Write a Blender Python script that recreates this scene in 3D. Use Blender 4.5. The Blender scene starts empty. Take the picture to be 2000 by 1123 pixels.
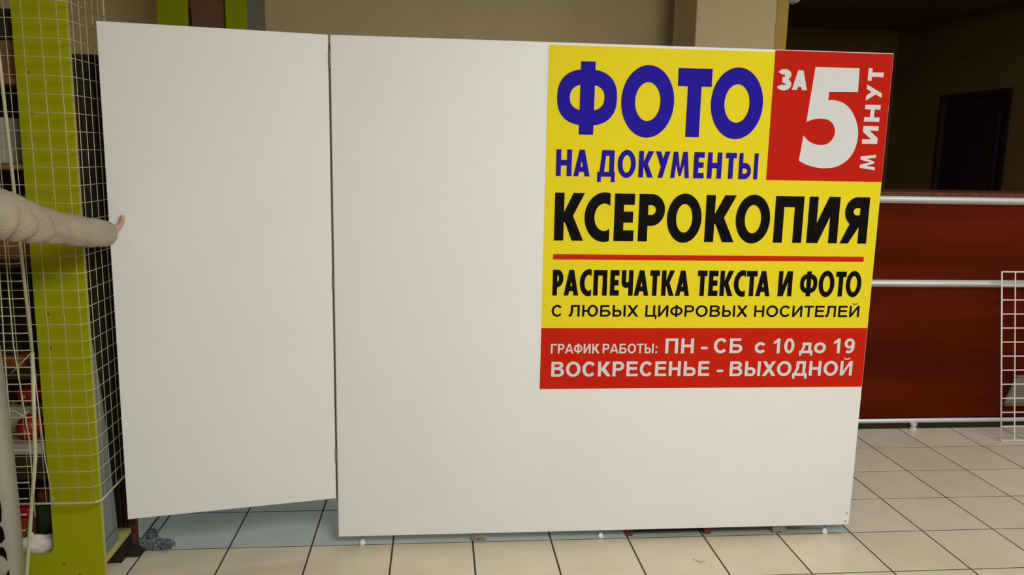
import bpy, bmesh, math, random
from mathutils import Vector, Matrix, noise
random.seed(7)
S = bpy.context.scene
C = S.collection
PI = math.pi

# ------------------------------------------------------------------ camera
cam_d = bpy.data.cameras.new('camera'); cam = bpy.data.objects.new('camera', cam_d); C.objects.link(cam)
pitch, roll, yaw = .1669, .0202, .0944
fwd = Vector((math.sin(yaw)*math.cos(pitch), math.cos(yaw)*math.cos(pitch), -math.sin(pitch)))
rgt = Vector((math.cos(yaw), -math.sin(yaw), 0)); upv = rgt.cross(fwd)
r2 = rgt*math.cos(roll) + upv*math.sin(roll); u2 = -rgt*math.sin(roll) + upv*math.cos(roll)
M3 = Matrix((r2, u2, -fwd)).transposed()
cam.matrix_world = Matrix.Translation((-2.1312, -3.1147, 1.6052)) @ M3.to_4x4()
cam_d.sensor_width = 36; cam_d.lens = 1561.18/2000*36; cam_d.clip_start = .05
S.camera = cam

# ------------------------------------------------------------------ world, lights, exposure
W = bpy.data.worlds.new('world'); S.world = W; W.use_nodes = True
W.node_tree.nodes['Background'].inputs[0].default_value = (1, .93, .8, 1)
W.node_tree.nodes['Background'].inputs[1].default_value = .05
def area(name, loc, target, sx, sy, power, col, spread=180):
    d = bpy.data.lights.new(name, 'AREA'); d.shape = 'RECTANGLE'; d.size = sx; d.size_y = sy
    d.energy = power; d.color = col; d.spread = math.radians(spread)
    o = bpy.data.objects.new(name, d); C.objects.link(o); o.location = loc
    o.rotation_euler = (Vector(target)-Vector(loc)).to_track_quat('-Z', 'Y').to_euler()
    return o
area('ceiling_lamp_main', (-.95, -3.3, 2.7), (-.95, -2.2, 0), 1.6, 1.2, 125, (1, .975, .875))
area('ceiling_lamp_side', (-3.3, -3.2, 3.0), (-3.3, -2.6, 0), 1.2, 1.0, 3, (1, .86, .66))
area('fill_light_right', (1.6, -.6, 3.2), (1.6, -.4, 0), 1.2, .6, 52, (.93, .97, 1))  # added fill without a fixture; brightens the right floor, rails and panel
area('booth_fill_light', (-2.3, .9, 2.05), (-2.3, .9, 0), .9, .4, 9, (.86, .95, 1))  # unseen cool fill, added to lighten the floor behind the partition
S.view_settings.view_transform = 'Standard'; S.view_settings.look = 'None'
S.view_settings.gamma = 1; S.view_settings.use_curve_mapping = False
S.view_settings.exposure = 0.0

# ------------------------------------------------------------------ materials
def lin(c):
    return tuple(((v/255)/12.92 if v/255 <= .04045 else ((v/255+.055)/1.055)**2.4) for v in c)
def mat(name, rgb, rough=.5, metal=0, spec=.5, var=0, scale=8, bump=0, bscale=60, stretch=None, rgb2=None, coords='Object', alpha=1, trans=0):
    m = bpy.data.materials.new(name); m.use_nodes = True
    nt = m.node_tree; b = nt.nodes['Principled BSDF']
    b.inputs['Base Color'].default_value = (*rgb, 1)
    b.inputs['Roughness'].default_value = rough; b.inputs['Metallic'].default_value = metal
    b.inputs['Specular IOR Level'].default_value = spec
    tc = nt.nodes.new('ShaderNodeTexCoord'); mp = nt.nodes.new('ShaderNodeMapping')
    nt.links.new(tc.outputs[coords], mp.inputs[0])
    if stretch: mp.inputs['Scale'].default_value = stretch
    if var or rgb2:
        n = nt.nodes.new('ShaderNodeTexNoise'); n.inputs['Scale'].default_value = scale; n.inputs['Detail'].default_value = 5
        nt.links.new(mp.outputs[0], n.inputs['Vector'])
        r = nt.nodes.new('ShaderNodeValToRGB'); r.color_ramp.elements[0].position = .3; r.color_ramp.elements[1].position = .7
        c2 = rgb2 if rgb2 else tuple(v*(1-var) for v in rgb)
        r.color_ramp.elements[0].color = (*c2, 1); r.color_ramp.elements[1].color = (*rgb, 1)
        nt.links.new(n.outputs['Fac'], r.inputs[0]); nt.links.new(r.outputs[0], b.inputs['Base Color'])
    if bump:
        n2 = nt.nodes.new('ShaderNodeTexNoise'); n2.inputs['Scale'].default_value = bscale; n2.inputs['Detail'].default_value = 4
        nt.links.new(mp.outputs[0], n2.inputs['Vector'])
        bp = nt.nodes.new('ShaderNodeBump'); bp.inputs['Strength'].default_value = bump; bp.inputs['Distance'].default_value = .01
        nt.links.new(n2.outputs['Fac'], bp.inputs['Height']); nt.links.new(bp.outputs[0], b.inputs['Normal'])
    return m
MT = dict(
 capolive=mat('olive_screw_cap', (.13, .13, .03), .6),
 panel=mat('white_laminate', (.75, .775, .81), .6, var=.03, scale=3, bump=.05, bscale=90),
 edge=mat('laminate_edge', (.42, .38, .30), .6, var=.1),
 beige=mat('beige_wall_paint', (.74, .61, .345), .8, var=.07, scale=2, bump=.1, bscale=40),
 pillar=mat('pillar_paint', (.62, .50, .29), .8, var=.05, scale=2, bump=.1),
 trim=mat('ochre_trim_paint', (.50, .32, .05), .7, var=.1, scale=4),
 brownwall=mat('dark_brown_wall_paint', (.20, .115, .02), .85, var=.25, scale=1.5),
 darkdoor=mat('dark_red_door_paint', (.022, .004, .002), .7, var=.2, scale=4, stretch=(1, 1, .2)),
 ceil=mat('ceiling_paint', (.5, .46, .38), .9, var=.05),
 grout=mat('grout', (.045, .036, .024), .9, var=.3, scale=20),
 steel=mat('brushed_aluminium', (.72, .74, .73), .42, metal=.35, var=.08, scale=30, stretch=(.1, 1, 1)),
 cherry=mat('cherry_veneer', (.125, .0115, .0004), .55, rgb2=(.062, .0055, .0002), scale=2.2, stretch=(.22, 1, 2.6), spec=.08),
 lime=mat('lime_laminate', (.33, .36, .0035), .55, var=.05, scale=1.5, spec=.12),
 limeedge=mat('tan_edge_band', (.42, .38, .12), .6, var=.1),
 wire=mat('white_coated_wire', (.46, .46, .31), .35, var=.05),
 wire2=mat('white_wire', (.78, .76, .72), .35, var=.05),
 dark=mat('dark_board', (.012, .008, .004), .7, var=.3),
 darkbrown=mat('dark_brown_board', (.035, .014, .005), .6, rgb2=(.018, .007, .003), scale=6, stretch=(4, 4, .3)),
 darkgreen=mat('dark_green_board', (.012, .015, .007), .6, var=.4, scale=6),
 redbrown=mat('red_brown_wood', (.16, .04, .018), .5, rgb2=(.08, .02, .01), scale=8, stretch=(4, 4, .5)),
 wood=mat('shelf_wood', (.22, .10, .035), .55, rgb2=(.12, .05, .016), scale=6, stretch=(.3, 2, 2)),
 slate=mat('blue_grey_board', (.17, .20, .20), .4, var=.15, scale=5),
 cooltile=None, tile=None,
 black=mat('black_print', (.005, .004, .003), .6, spec=.05),
 yellow=mat('yellow_print', (.755, .645, .019), .6, spec=.05, var=.02, scale=6),
 red=mat('red_print', (.485, .014, .006), .6, spec=.05, var=.04, scale=6),
 red2=mat('orange_red_print', (.53, .017, .006), .6, spec=.05, var=.04, scale=6),
 blue=mat('blue_print', (.018, .009, .36), .6, spec=.05, var=.03, scale=6),
 white=mat('white_print', (.62, .64, .68), .6, spec=.05),
 plastic=mat('white_plastic', (.8, .8, .78), .4, var=.05),
 paper=mat('white_paper', (.80, .76, .70), .7, var=.08, scale=5),
 zinc=mat('grey_zinc', (.32, .30, .27), .5, metal=.4, var=.2, scale=30),
 screw=mat('screw_steel', (.25, .23, .2), .4, metal=.8, var=.1),
 fluff=mat('blue_grey_yarn', (.17, .215, .225), .9, var=.4, scale=40),
 sweater=mat('cream_knit', (.37, .325, .25), .95, var=.12, scale=25, bump=.5, bscale=160),
 skin=mat('skin', (.56, .33, .23), .55, var=.08, scale=20),
 trousers=mat('dark_denim', (.03, .04, .07), .9, var=.2, scale=30),
 shoe=mat('black_leather', (.015, .013, .012), .4, var=.1),
 hair=mat('brown_hair', (.05, .025, .012), .7, var=.3, scale=40, stretch=(6, 6, .5)),
 ballred=mat('red_plastic', (.33, .006, .006), .35, var=.05),
 bluepl=mat('blue_plastic', (.06, .16, .42), .35, var=.1),
 palebl=mat('pale_blue_plastic', (.35, .45, .5), .35, var=.1),
 orange=mat('orange_plastic', (.20, .055, .012), .4, var=.1),
 green=mat('green_plastic', (.012, .055, .015), .4, var=.1),
 pink=mat('pink_plastic', (.32, .16, .14), .5, var=.1),
 whitebox=mat('white_card', (.40, .37, .33), .7, var=.05),
 card=mat('brown_card', (.20, .10, .045), .8, var=.15),
 greystripe=None,
)
def tile_mat(name, c, c2):
    m = mat(name, c, .32, spec=.45)
    nt = m.node_tree; b = nt.nodes['Principled BSDF']
    g = nt.nodes.new('ShaderNodeNewGeometry')
    n1 = nt.nodes.new('ShaderNodeTexNoise'); n1.inputs['Scale'].default_value = 5; n1.inputs['Detail'].default_value = 8; n1.inputs['Roughness'].default_value = .65
    nt.links.new(g.outputs['Position'], n1.inputs['Vector'])
    oi = nt.nodes.new('ShaderNodeObjectInfo')
    r = nt.nodes.new('ShaderNodeValToRGB'); r.color_ramp.elements[0].position = .3; r.color_ramp.elements[1].position = .72
    r.color_ramp.elements[0].color = (*c2, 1); r.color_ramp.elements[1].color = (*c, 1)
    nt.links.new(n1.outputs['Fac'], r.inputs[0])
    hv = nt.nodes.new('ShaderNodeHueSaturation')
    mr = nt.nodes.new('ShaderNodeMapRange'); mr.inputs['To Min'].default_value = .95; mr.inputs['To Max'].default_value = 1.04
    nt.links.new(oi.outputs['Random'], mr.inputs['Value']); nt.links.new(mr.outputs[0], hv.inputs['Value'])
    nt.links.new(r.outputs[0], hv.inputs['Color'])
    # small dirt specks
    n2 = nt.nodes.new('ShaderNodeTexNoise'); n2.inputs['Scale'].default_value = 38; n2.inputs['Detail'].default_value = 2
    nt.links.new(g.outputs['Position'], n2.inputs['Vector'])
    r2_ = nt.nodes.new('ShaderNodeValToRGB'); r2_.color_ramp.elements[0].position = .74; r2_.color_ramp.elements[1].position = .80
    nt.links.new(n2.outputs['Fac'], r2_.inputs[0])
    mx = nt.nodes.new('ShaderNodeMix'); mx.data_type = 'RGBA'
    nt.links.new(r2_.outputs[0], mx.inputs[0]); nt.links.new(hv.outputs[0], mx.inputs[6]); mx.inputs[7].default_value = (.2, .16, .1, 1)
    nt.links.new(mx.outputs[2], b.inputs['Base Color'])
    return m
MT['tile'] = tile_mat('beige_floor_tile', (.62, .55, .42), (.54, .475, .36))
MT['cooltile'] = tile_mat('cool_lit_floor_tile', (.46, .52, .50), (.38, .44, .43))  # blue-grey tile tone with the booth's cool light put into it
def stripe_mat():
    m = mat('grey_ribbed_card', (.3, .3, .25), .8)
    nt = m.node_tree; b = nt.nodes['Principled BSDF']
    tc = nt.nodes.new('ShaderNodeTexCoord'); w = nt.nodes.new('ShaderNodeTexWave'); w.bands_direction = 'Z'; w.inputs['Scale'].default_value = 22; w.inputs['Distortion'].default_value = .4
    nt.links.new(tc.outputs['Object'], w.inputs['Vector'])
    r = nt.nodes.new('ShaderNodeValToRGB'); r.color_ramp.elements[0].color = (.10, .09, .07, 1); r.color_ramp.elements[1].color = (.26, .25, .20, 1)
    nt.links.new(w.outputs['Fac'], r.inputs[0]); nt.links.new(r.outputs[0], b.inputs['Base Color'])
    return m
MT['greystripe'] = stripe_mat()

# ------------------------------------------------------------------ helpers
def link_mesh(name, bm, m, parent=None, smooth=False):
    me = bpy.data.meshes.new(name); bm.to_mesh(me); bm.free()
    if smooth:
        for p in me.polygons: p.use_smooth = True
    me.materials.append(MT[m] if isinstance(m, str) else m)
    o = bpy.data.objects.new(name, me); C.objects.link(o)
    if parent is not None: o.parent = parent
    return o
def tag(o, label=None, cat=None, group=None, kind=None):
    if label: o['label'] = label
    if cat: o['category'] = cat
    if group: o['group'] = group
    if kind: o['kind'] = kind
    return o
def thing(name, label, cat, loc=(0, 0, 0), rz=0, group=None):
    o = bpy.data.objects.new(name, None); C.objects.link(o); o.empty_display_size = .1
    o.location = loc; o.rotation_euler = (0, 0, rz)
    return tag(o, label, cat, group)
def box(bm, x0, y0, z0, x1, y1, z1, bev=0, seg=1):
    r = bmesh.ops.create_cube(bm, size=1)
    vs = r['verts']
    for v in vs:
        v.co = Vector(((x0+x1)/2+v.co.x*(x1-x0), (y0+y1)/2+v.co.y*(y1-y0), (z0+z1)/2+v.co.z*(z1-z0)))
    if bev:
        es = list({e for v in vs for e in v.link_edges})
        bmesh.ops.bevel(bm, geom=es, offset=bev, segments=seg, affect='EDGES', profile=.6)
    return bm
def B(*a, **k):
    bm = bmesh.new(); box(bm, *a, **k); return bm
def part(name, m, parent, *a, **k):
    return link_mesh(name, B(*a, **k), m, parent)
def tube(bm, pts, rad, n=8, cap=True):
    pts = [Vector(p) for p in pts]; rings = []
    rads = rad if isinstance(rad, (list, tuple)) else [rad]*len(pts)
    prev = None
    for i, p in enumerate(pts):
        t = (pts[min(i+1, len(pts)-1)] - pts[max(i-1, 0)]).normalized()
        if prev is None:
            ref = Vector((0, 0, 1)) if abs(t.z) < .9 else Vector((1, 0, 0))
            prev = t.cross(ref).normalized()
        a = (prev - t*prev.dot(t)).normalized(); b = t.cross(a); prev = a
        rings.append([bm.verts.new(p + (a*math.cos(2*PI*k/n) + b*math.sin(2*PI*k/n))*rads[i]) for k in range(n)])
    for i in range(len(rings)-1):
        for k in range(n):
            bm.faces.new((rings[i][k], rings[i][(k+1) % n], rings[i+1][(k+1) % n], rings[i+1][k]))
    if cap:
        bm.faces.new(rings[0][::-1]); bm.faces.new(rings[-1])
    return bm
def T_(pts, rad, n=8):
    bm = bmesh.new(); tube(bm, pts, rad, n); bmesh.ops.recalc_face_normals(bm, faces=bm.faces); return bm
def lathe(bm, prof, c, n=20):
    rings = [[bm.verts.new((c[0]+r*math.cos(2*PI*k/n), c[1]+r*math.sin(2*PI*k/n), c[2]+z)) for k in range(n)] for r, z in prof]
    for i in range(len(rings)-1):
        for k in range(n):
            bm.faces.new((rings[i][k], rings[i][(k+1) % n], rings[i+1][(k+1) % n], rings[i+1][k]))
    bm.faces.new(rings[0][::-1]); bm.faces.new(rings[-1]); return bm
def Lt(prof, c, n=20):
    bm = bmesh.new(); return lathe(bm, prof, c, n)
def prism_xz(bm, pts, y0, y1):
    """closed outline in X,Z extruded from y0 to y1"""
    f = [bm.verts.new((x, y0, z)) for x, z in pts]; g = [bm.verts.new((x, y1, z)) for x, z in pts]
    bm.faces.new(f); bm.faces.new(g[::-1])
    n = len(pts)
    for i in range(n): bm.faces.new((f[i], g[i], g[(i+1) % n], f[(i+1) % n]))
    bmesh.ops.recalc_face_normals(bm, faces=bm.faces)
    return bm

# ------------------------------------------------------------------ setting: floor
T = .33
fl = link_mesh('floor', B(-7, -6, -.10, 5, 6, -.0011), 'grout'); tag(fl, kind='structure')
def tile_mesh(m):
    bm = bmesh.new(); h = T/2-.0035
    box(bm, -h, -h, -.008, h, h, 0)
    top = [e for e in bm.edges if all(v.co.z > -.001 for v in e.verts)]
    bmesh.ops.bevel(bm, geom=top, offset=.0007, segments=1, affect='EDGES')
    me = bpy.data.meshes.new('floor_tile'); bm.to_mesh(me); bm.free(); me.materials.append(MT[m]); return me
tm = {k: tile_mesh(k) for k in ('tile', 'cooltile')}
far_tiles = {'tile': bmesh.new(), 'cooltile': bmesh.new()}
singles = 0
def tile_kind(i, j): return 'cooltile' if (-12 <= i <= -2 and 0 <= j <= 6) else 'tile'
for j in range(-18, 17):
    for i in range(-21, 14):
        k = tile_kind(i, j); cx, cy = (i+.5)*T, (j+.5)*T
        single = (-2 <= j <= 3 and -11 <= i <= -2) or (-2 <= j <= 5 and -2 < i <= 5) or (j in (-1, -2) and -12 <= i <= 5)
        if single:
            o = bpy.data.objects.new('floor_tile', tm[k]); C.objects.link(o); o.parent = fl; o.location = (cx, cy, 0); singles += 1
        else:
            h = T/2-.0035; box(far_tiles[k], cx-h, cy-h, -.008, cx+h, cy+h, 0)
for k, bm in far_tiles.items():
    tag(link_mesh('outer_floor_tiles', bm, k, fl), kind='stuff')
# faint scuff mark on the near tile
bm = bmesh.new()
for a, b_ in (((-1.092, -.205), (-1.058, -.213)), ((-1.088, -.21), (-1.07, -.228)), ((-1.092, -.20), (-1.10, -.193))):
    tube(bm, [(a[0], a[1], .0004), (b_[0], b_[1], .0004)], .0009, 4)
tag(link_mesh('scuff_mark', bm, 'grout', fl), 'small grey scuff mark')

# walls
def struct(name, bm, m, parent=None):
    return tag(link_mesh(name, bm, m, parent), kind='structure')
struct('wall_back', B(-7, 3.0, -.01, -.25, 3.15, 3.3), 'beige')
struct('wall_left', B(-7.15, -6, -.01, -7, 3.15, 3.3), 'beige')
struct('wall_front', B(-7.15, -6.15, -.01, 5, -6, 3.3), 'beige')
struct('wall_right', B(4.9, -6, -.01, 5.05, 2.0, 3.3), 'beige')
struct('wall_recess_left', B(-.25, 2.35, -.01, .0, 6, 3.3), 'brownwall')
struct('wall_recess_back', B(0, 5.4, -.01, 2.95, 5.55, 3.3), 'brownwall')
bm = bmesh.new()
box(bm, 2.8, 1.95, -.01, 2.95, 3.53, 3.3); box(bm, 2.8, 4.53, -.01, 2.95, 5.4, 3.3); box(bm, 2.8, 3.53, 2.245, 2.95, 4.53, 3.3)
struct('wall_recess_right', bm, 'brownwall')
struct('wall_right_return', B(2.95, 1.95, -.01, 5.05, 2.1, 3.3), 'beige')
struct('shading_lintel', B(.08, 2.0, 2.85, 2.8, 2.35, 3.3), 'brownwall')  # unseen drop added above the opening to keep the recess dark
struct('ceiling', B(-7.15, -6.15, 3.3, 5.05, 6, 3.4), 'ceil')
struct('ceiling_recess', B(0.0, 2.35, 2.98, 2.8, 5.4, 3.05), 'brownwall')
# door in the recess
dr = thing('door_1', None, None, (2.8, 4.03, 0)); dr['kind'] = 'structure'
part('door_leaf', 'darkdoor', dr, .03, -.46, 0, .075, .46, 2.2, bev=.003)
bm = bmesh.new()
box(bm, -.015, -.50, 0, .10, -.46, 2.245); box(bm, -.015, .46, 0, .10, .50, 2.245); box(bm, -.015, -.46, 2.2, .10, .46, 2.245)
link_mesh('door_frame', bm, 'darkdoor', dr)
for z0, z1 in ((.25, .95), (1.1, 2.05)):
    part('door_panel', 'darkdoor', dr, .018, -.34, z0, .04, .34, z1, bev=.006)
link_mesh('door_handle', T_([(.03, -.38, 1.0), (-.02, -.38, 1.0), (-.02, -.28, 1.0)], .009), 'screw', dr)
# pillar with ochre jamb
pl = struct('wall_pillar', B(-.517, 2.0, -.01, .002, 2.5, 3.3, bev=.004), 'pillar')
struct('trim_1', B(.002, 2.0, -.01, .082, 2.36, 3.3, bev=.004), 'trim')
bm = bmesh.new(); bmesh.ops.create_icosphere(bm, subdivisions=2, radius=.03)
for v in bm.verts: v.co = Vector((v.co.x*1.3+.125, v.co.y+2.04, v.co.z*.6+2.60)) + noise.noise_vector(v.co*60)*.012
tag(link_mesh('wall_sensor', bm, 'whitebox'), 'small whitish lump at the top of the ochre edge by the dark opening', 'fixture')

# ------------------------------------------------------------------ partition wall and its door wing
YF = -.02
pt = thing('partition_panel', 'large white fixed partition panel carrying the yellow and red sign', 'partition', (-1.44, 0, 0))
def P(name, m, x0, y0, z0, x1, y1, z1, root=pt, **k):
    o = link_mesh(name, B(x0, y0, z0, x1, y1, z1, **k), m, root)
    o.matrix_parent_inverse = Matrix.Translation(-root.location); return o
P('sheet', 'panel', -2.527, YF, .047, -.352, -.004, 2.0195, bev=.0015)
P('edge_strip', 'edge', -2.5285, YF+.0015, .049, -2.527, -.005, 2.018)
for x in (-2.44, -1.44, -.44):
    P('upright', 'edge', x-.02, -.004, .09, x+.02, .03, 1.95)
P('seam_shade_strip', 'edge', -2.56, .004, .19, -2.505, .02, 1.99)  # added backing that shuts light out of the door seam to darken it
for z in (.09, 1.05, 1.9):
    P('rail', 'edge', -2.50, -.004, z, -.38, .026, z+.04)
for x, y in ((-2.435, .006), (-1.435, .012), (-.447, .004)):
    rod = link_mesh('levelling_screw', Lt([(.0035, .014), (.0035, .095)], (x, y, 0), 8), 'screw', pt); rod.matrix_parent_inverse = Matrix.Translation(-pt.location)
    ft = link_mesh('levelling_foot', Lt([(.012, 0), (.0135, .003), (.012, .010), (.007, .015), (.006, .022)], (x, y, 0), 16), 'plastic', pt); ft.matrix_parent_inverse = Matrix.Translation(-pt.location)
    ft['label'] = 'white plastic foot'
for x in (-1.955, -.65):
    bm = bmesh.new()
    prism_xz(bm, [(x-.030, .0), (x-.006, .0), (x-.004, .008), (x+.004, .008), (x+.006, .0), (x+.030, .0), (x+.030, .028), (x+.028, .06), (x-.028, .06), (x-.030, .028)], .008, .03)
    b_ = link_mesh('floor_bracket', bm, 'zinc', pt); b_.matrix_parent_inverse = Matrix.Translation(-pt.location); b_['label'] = 'grey metal floor bracket'
for x, z in ((-.366, .1), (-.370, .063)):
    bm = bmesh.new(); bmesh.ops.create_cone(bm, cap_ends=True, segments=12, radius1=.0035, radius2=.003, depth=.002)
    bmesh.ops.rotate(bm, verts=bm.verts, matrix=Matrix.Rotation(PI/2, 3, 'X')); bmesh.ops.translate(bm, verts=bm.verts, vec=(x, YF-.0005, z))
    s_ = link_mesh('screw', bm, 'screw', pt); s_.matrix_parent_inverse = Matrix.Translation(-pt.location)

dvec = Vector((-3.290, -.170)) - Vector((-2.5345, -.02)); dlen = dvec.length; dang = math.atan2(dvec.y, dvec.x)
dw = thing('partition_door', 'white hinged door wing swung open at the left of the partition, held by a hand', 'door', (-2.5345, -.02, 0), dang-PI)
link_mesh('leaf', B(-dlen, .0, .213, -.001, .016, 2.0195, bev=.0015), 'panel', dw)
link_mesh('edge_strip', B(-.001, .0015, .215, -.0002, .014, 2.018), 'edge', dw)
for z in (.40, 1.1, 1.93):
    hg = link_mesh('hinge', Lt([(.0035, -.03), (.0035, .03)], (.0018, -.0005, z), 8), 'screw', dw)

# ------------------------------------------------------------------ sign: print layers and lettering
sg = thing('poster_sign', 'yellow and red printed sign in Russian on the upper right of the white partition', 'sign', (-1.03, YF, .67))
inv = Matrix.Translation((1.03, -YF, -.67))
def sheet(name, m, x0, z0, x1, z1, y, label=None):
    o = link_mesh(name, B(x0, y, z0, x1, y+.0006, z1), m, sg); o.matrix_parent_inverse = inv
    if label: o['label'] = label
    return o
y1 = YF-.0008
XL, XR = -1.7175, -.354
sheet('yellow_field', 'yellow', XL, .918, XR, 2.0095, y1, 'yellow background')
sheet('hours_band', 'red2', XL, .666, XR, .918, y1, 'red band with opening hours')
sheet('red_corner', 'red', -.8345, 1.519, XR, 2.0165, y1-.0004, 'red corner square')
sheet('divider_line', 'red2', -1.6785, 1.1945, -.398, 1.2155, y1-.0004, 'thin red line')
YT = y1-.0009
class G:
    def __init__(s): s.bm = bmesh.new(); s.f = lambda u, v: (u, v); s.k = 0
    def box(s, x0, x1, z0, z1, rot=False):
        if rot: s.f = lambda u, v: (x1-(x1-x0)*v, z0+(z1-z0)*u)
        else: s.f = lambda u, v: (x0+(x1-x0)*u, z0+(z1-z0)*v)
    def poly(s, pts):
        q = [s.f(*p) for p in pts]
        a = sum(q[i][0]*q[(i+1) % len(q)][1]-q[(i+1) % len(q)][0]*q[i][1] for i in range(len(q)))
        if a < 0: q = q[::-1]
        s.bm.faces.new([s.bm.verts.new((x, YT-s.k*.00006, z)) for x, z in q])
        if not s.hold: s.k = (s.k+1) % 12
    hold = False
    def rect(s, a, b, c, d): s.poly([(a, b), (c, b), (c, d), (a, d)])
    def arc(s, cx, cy, rx, ry, tx, ty, a0=0, a1=360, n=40, p=1.0, ia0=None, ia1=None):
        ia0 = a0 if ia0 is None else ia0; ia1 = a1 if ia1 is None else ia1
        def pt_(A, rx, ry):
            c_, s_ = math.cos(math.radians(A)), math.sin(math.radians(A))
            return (cx+rx*math.copysign(abs(c_)**p, c_), cy+ry*math.copysign(abs(s_)**p, s_))
        s.hold = True
        for i in range(n):
            t0, t1 = i/n, (i+1)/n
            s.poly([pt_(a0+(a1-a0)*t0, rx, ry), pt_(a0+(a1-a0)*t1, rx, ry), pt_(ia0+(ia1-ia0)*t1, rx-tx, ry-ty), pt_(ia0+(ia1-ia0)*t0, rx-tx, ry-ty)])
        s.hold = False; s.k += 1
    def char(s, c, w, b):   # w: stem width, b: bar height as fractions of the box
        R, Pq = s.rect, s.poly
        if c == 'Н': R(0, 0, w, 1); R(1-w, 0, 1, 1); R(w, .5-b/2, 1-w, .5+b/2)
        elif c == 'П': R(0, 0, w, 1); R(1-w, 0, 1, 1); R(w, 1-b, 1-w, 1)
        elif c == 'Т': R(0, 1-b, 1, 1); R(.5-w/2, 0, .5+w/2, 1-b)
        elif c == 'О': s.arc(.5, .5, .5, .5, w, b*.94)
        elif c == 'Ф': s.arc(.5, .51, .5, .385, w*.98, b*.82, p=.82); R(.5-w*.56, 0, .5+w*.56, 1)
        elif c == 'А':
            a = w*.52; yi = (.5-w)/(.5-a)
            for f in (lambda x: x, lambda x: 1-x):
                Pq([(f(0), 0), (f(w), 0), (f(.5), yi), (f(.5), 1), (f(.5-a), 1)])
            y0 = .17; xa = w*.6+(.5-w)*y0; R(xa, y0, 1-xa, y0+b*.9)
        elif c == 'К': R(0, 0, w, 1); Pq([(w, .40), (w, .60), (.62, 1), (1, 1), (.62, .52)]); Pq([(w, .40), (.62, .52), (.99, 0), (.60, 0), (w*.98, .46)])
        elif c == 'С':
            cx = .78; o = math.degrees(math.acos((1-cx)/cx)); i_ = math.degrees(math.acos(min(.99, (1-cx)/(cx-w*1.05))))
            s.arc(cx, .5, cx, .5, w*1.05, b, o, 360-o, 36, ia0=i_, ia1=360-i_)
        elif c == 'Е': R(0, 0, w, 1); R(w, 1-b, 1, 1); R(w, 0, 1, b); R(w, .5-b/2+.01, .94, .5+b/2+.01)
        elif c == 'Р': R(0, 0, w, 1); R(w, 1-b, .48, 1); R(w, .33, .48, .33+b); s.arc(.48, .665, .52, .335, w*.98, b, -90, 90, 20)
        elif c == 'И': R(0, 0, w, 1); R(1-w, 0, 1, 1); Pq([(w, 0), (w+.07, 0), (1-w, .57), (1-w, 1), (1-w-.07, 1), (w, .43)])
        elif c == 'Я': R(1-w, 0, 1, 1); R(.55, 1-b, 1-w, 1); R(.55, .38, 1-w, .38+b); s.arc(.55, .69, .44, .31, w*.95, b, 90, 270, 20); Pq([(0, 0), (.31, 0), (1-w, .36), (1-w, .42), (.28, .44), (.31, .42)])
        elif c == 'У': Pq([(.19, 0), (.19+w, 0), (1, 1), (1-w, 1)]); Pq([(0, 1), (w*1.05, 1), (.68, .52), (.47, .27)])
        elif c == 'М':
            for f in (lambda x: x, lambda x: 1-x):
                Pq([(f(0), 0), (f(w), 0), (f(.13+w), 1), (f(.13), 1)]); Pq([(f(.13), 1), (f(.13+w*1.05), 1), (f(.56), .08), (f(.44), .08)])
        elif c == 'Д':
            R(0, 0, 1, .19); R(0, -.2, .22, 0); R(.78, -.2, 1, 0); R(.94-w, .19, .94, 1); R(.40, 1-b, .94, 1)
            Pq([(.12, .19), (.12+w*.95, .19), (.22+w, 1), (.24, 1)])
        elif c == 'Ч': R(1-w, 0, 1, 1); R(0, .52, w, 1); Pq([(0, .53), (.06, .41), (.2, .33), (.42, .30), (1-w, .33), (1-w, .33+b), (.52, .32+b), (w, .53)])
        elif c == 'Ы': R(0, 0, w, 1); R(1-w, 0, 1, 1); R(w, .62-b, .32, .62); R(w, 0, .32, b); s.arc(.32, .31, .33, .31, w*.92, b, -90, 90, 20)
        elif c == 'З':
            s.arc(.44, .74, .52, .26, w, b, -80, 155, 24); s.arc(.44, .29, .56, .29, w, b, -155, 85, 24); R(.30, .5-b/2, .55, .5+b/2)
        elif c == '5':
            F5 = [(-.6684, 1.9583), (-.4881, 1.9589), (-.4867, 1.8675), (-.6045, 1.8655), (-.6055, 1.833), (-.5877, 1.835), (-.5651, 1.8315), (-.5358, 1.8211), (-.5082, 1.797), (-.4863, 1.7631), (-.472, 1.7208), (-.4713, 1.6781), (-.4832, 1.6349), (-.5095, 1.5994), (-.5473, 1.5771), (-.5922, 1.5693), (-.6379, 1.5728), (-.6785, 1.5839), (-.7062, 1.5973), (-.6952, 1.6957), (-.675, 1.6765), (-.6515, 1.6647), (-.6228, 1.6599), (-.595, 1.6648), (-.5767, 1.6812), (-.5675, 1.703), (-.568, 1.7213), (-.5763, 1.7398), (-.5917, 1.7542), (-.615, 1.7617), (-.6485, 1.7608), (-.6705, 1.755), (-.6878, 1.7478)]
            sharp = {0, 1, 2, 3, 4, 18, 19, 32}; n5 = len(F5); out = []
            for i in range(n5):
                p1, p2 = F5[i], F5[(i+1) % n5]
                out.append(p1)
                if i in (0, 1, 2, 3, 18, 32): continue
                p0 = F5[i-1] if i not in sharp else p1; p3 = F5[(i+2) % n5] if (i+1) % n5 not in sharp else p2
                for u in (.25, .5, .75):
                    out.append(tuple(.5*(2*p1[k]+(p2[k]-p0[k])*u+(2*p0[k]-5*p1[k]+4*p2[k]-p3[k])*u*u+(3*p1[k]-p0[k]-3*p2[k]+p3[k])*u**3) for k in (0, 1)))
            Pq([((x+.7062)/.2349, (z-1.5693)/.3896) for x, z in out])
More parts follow.
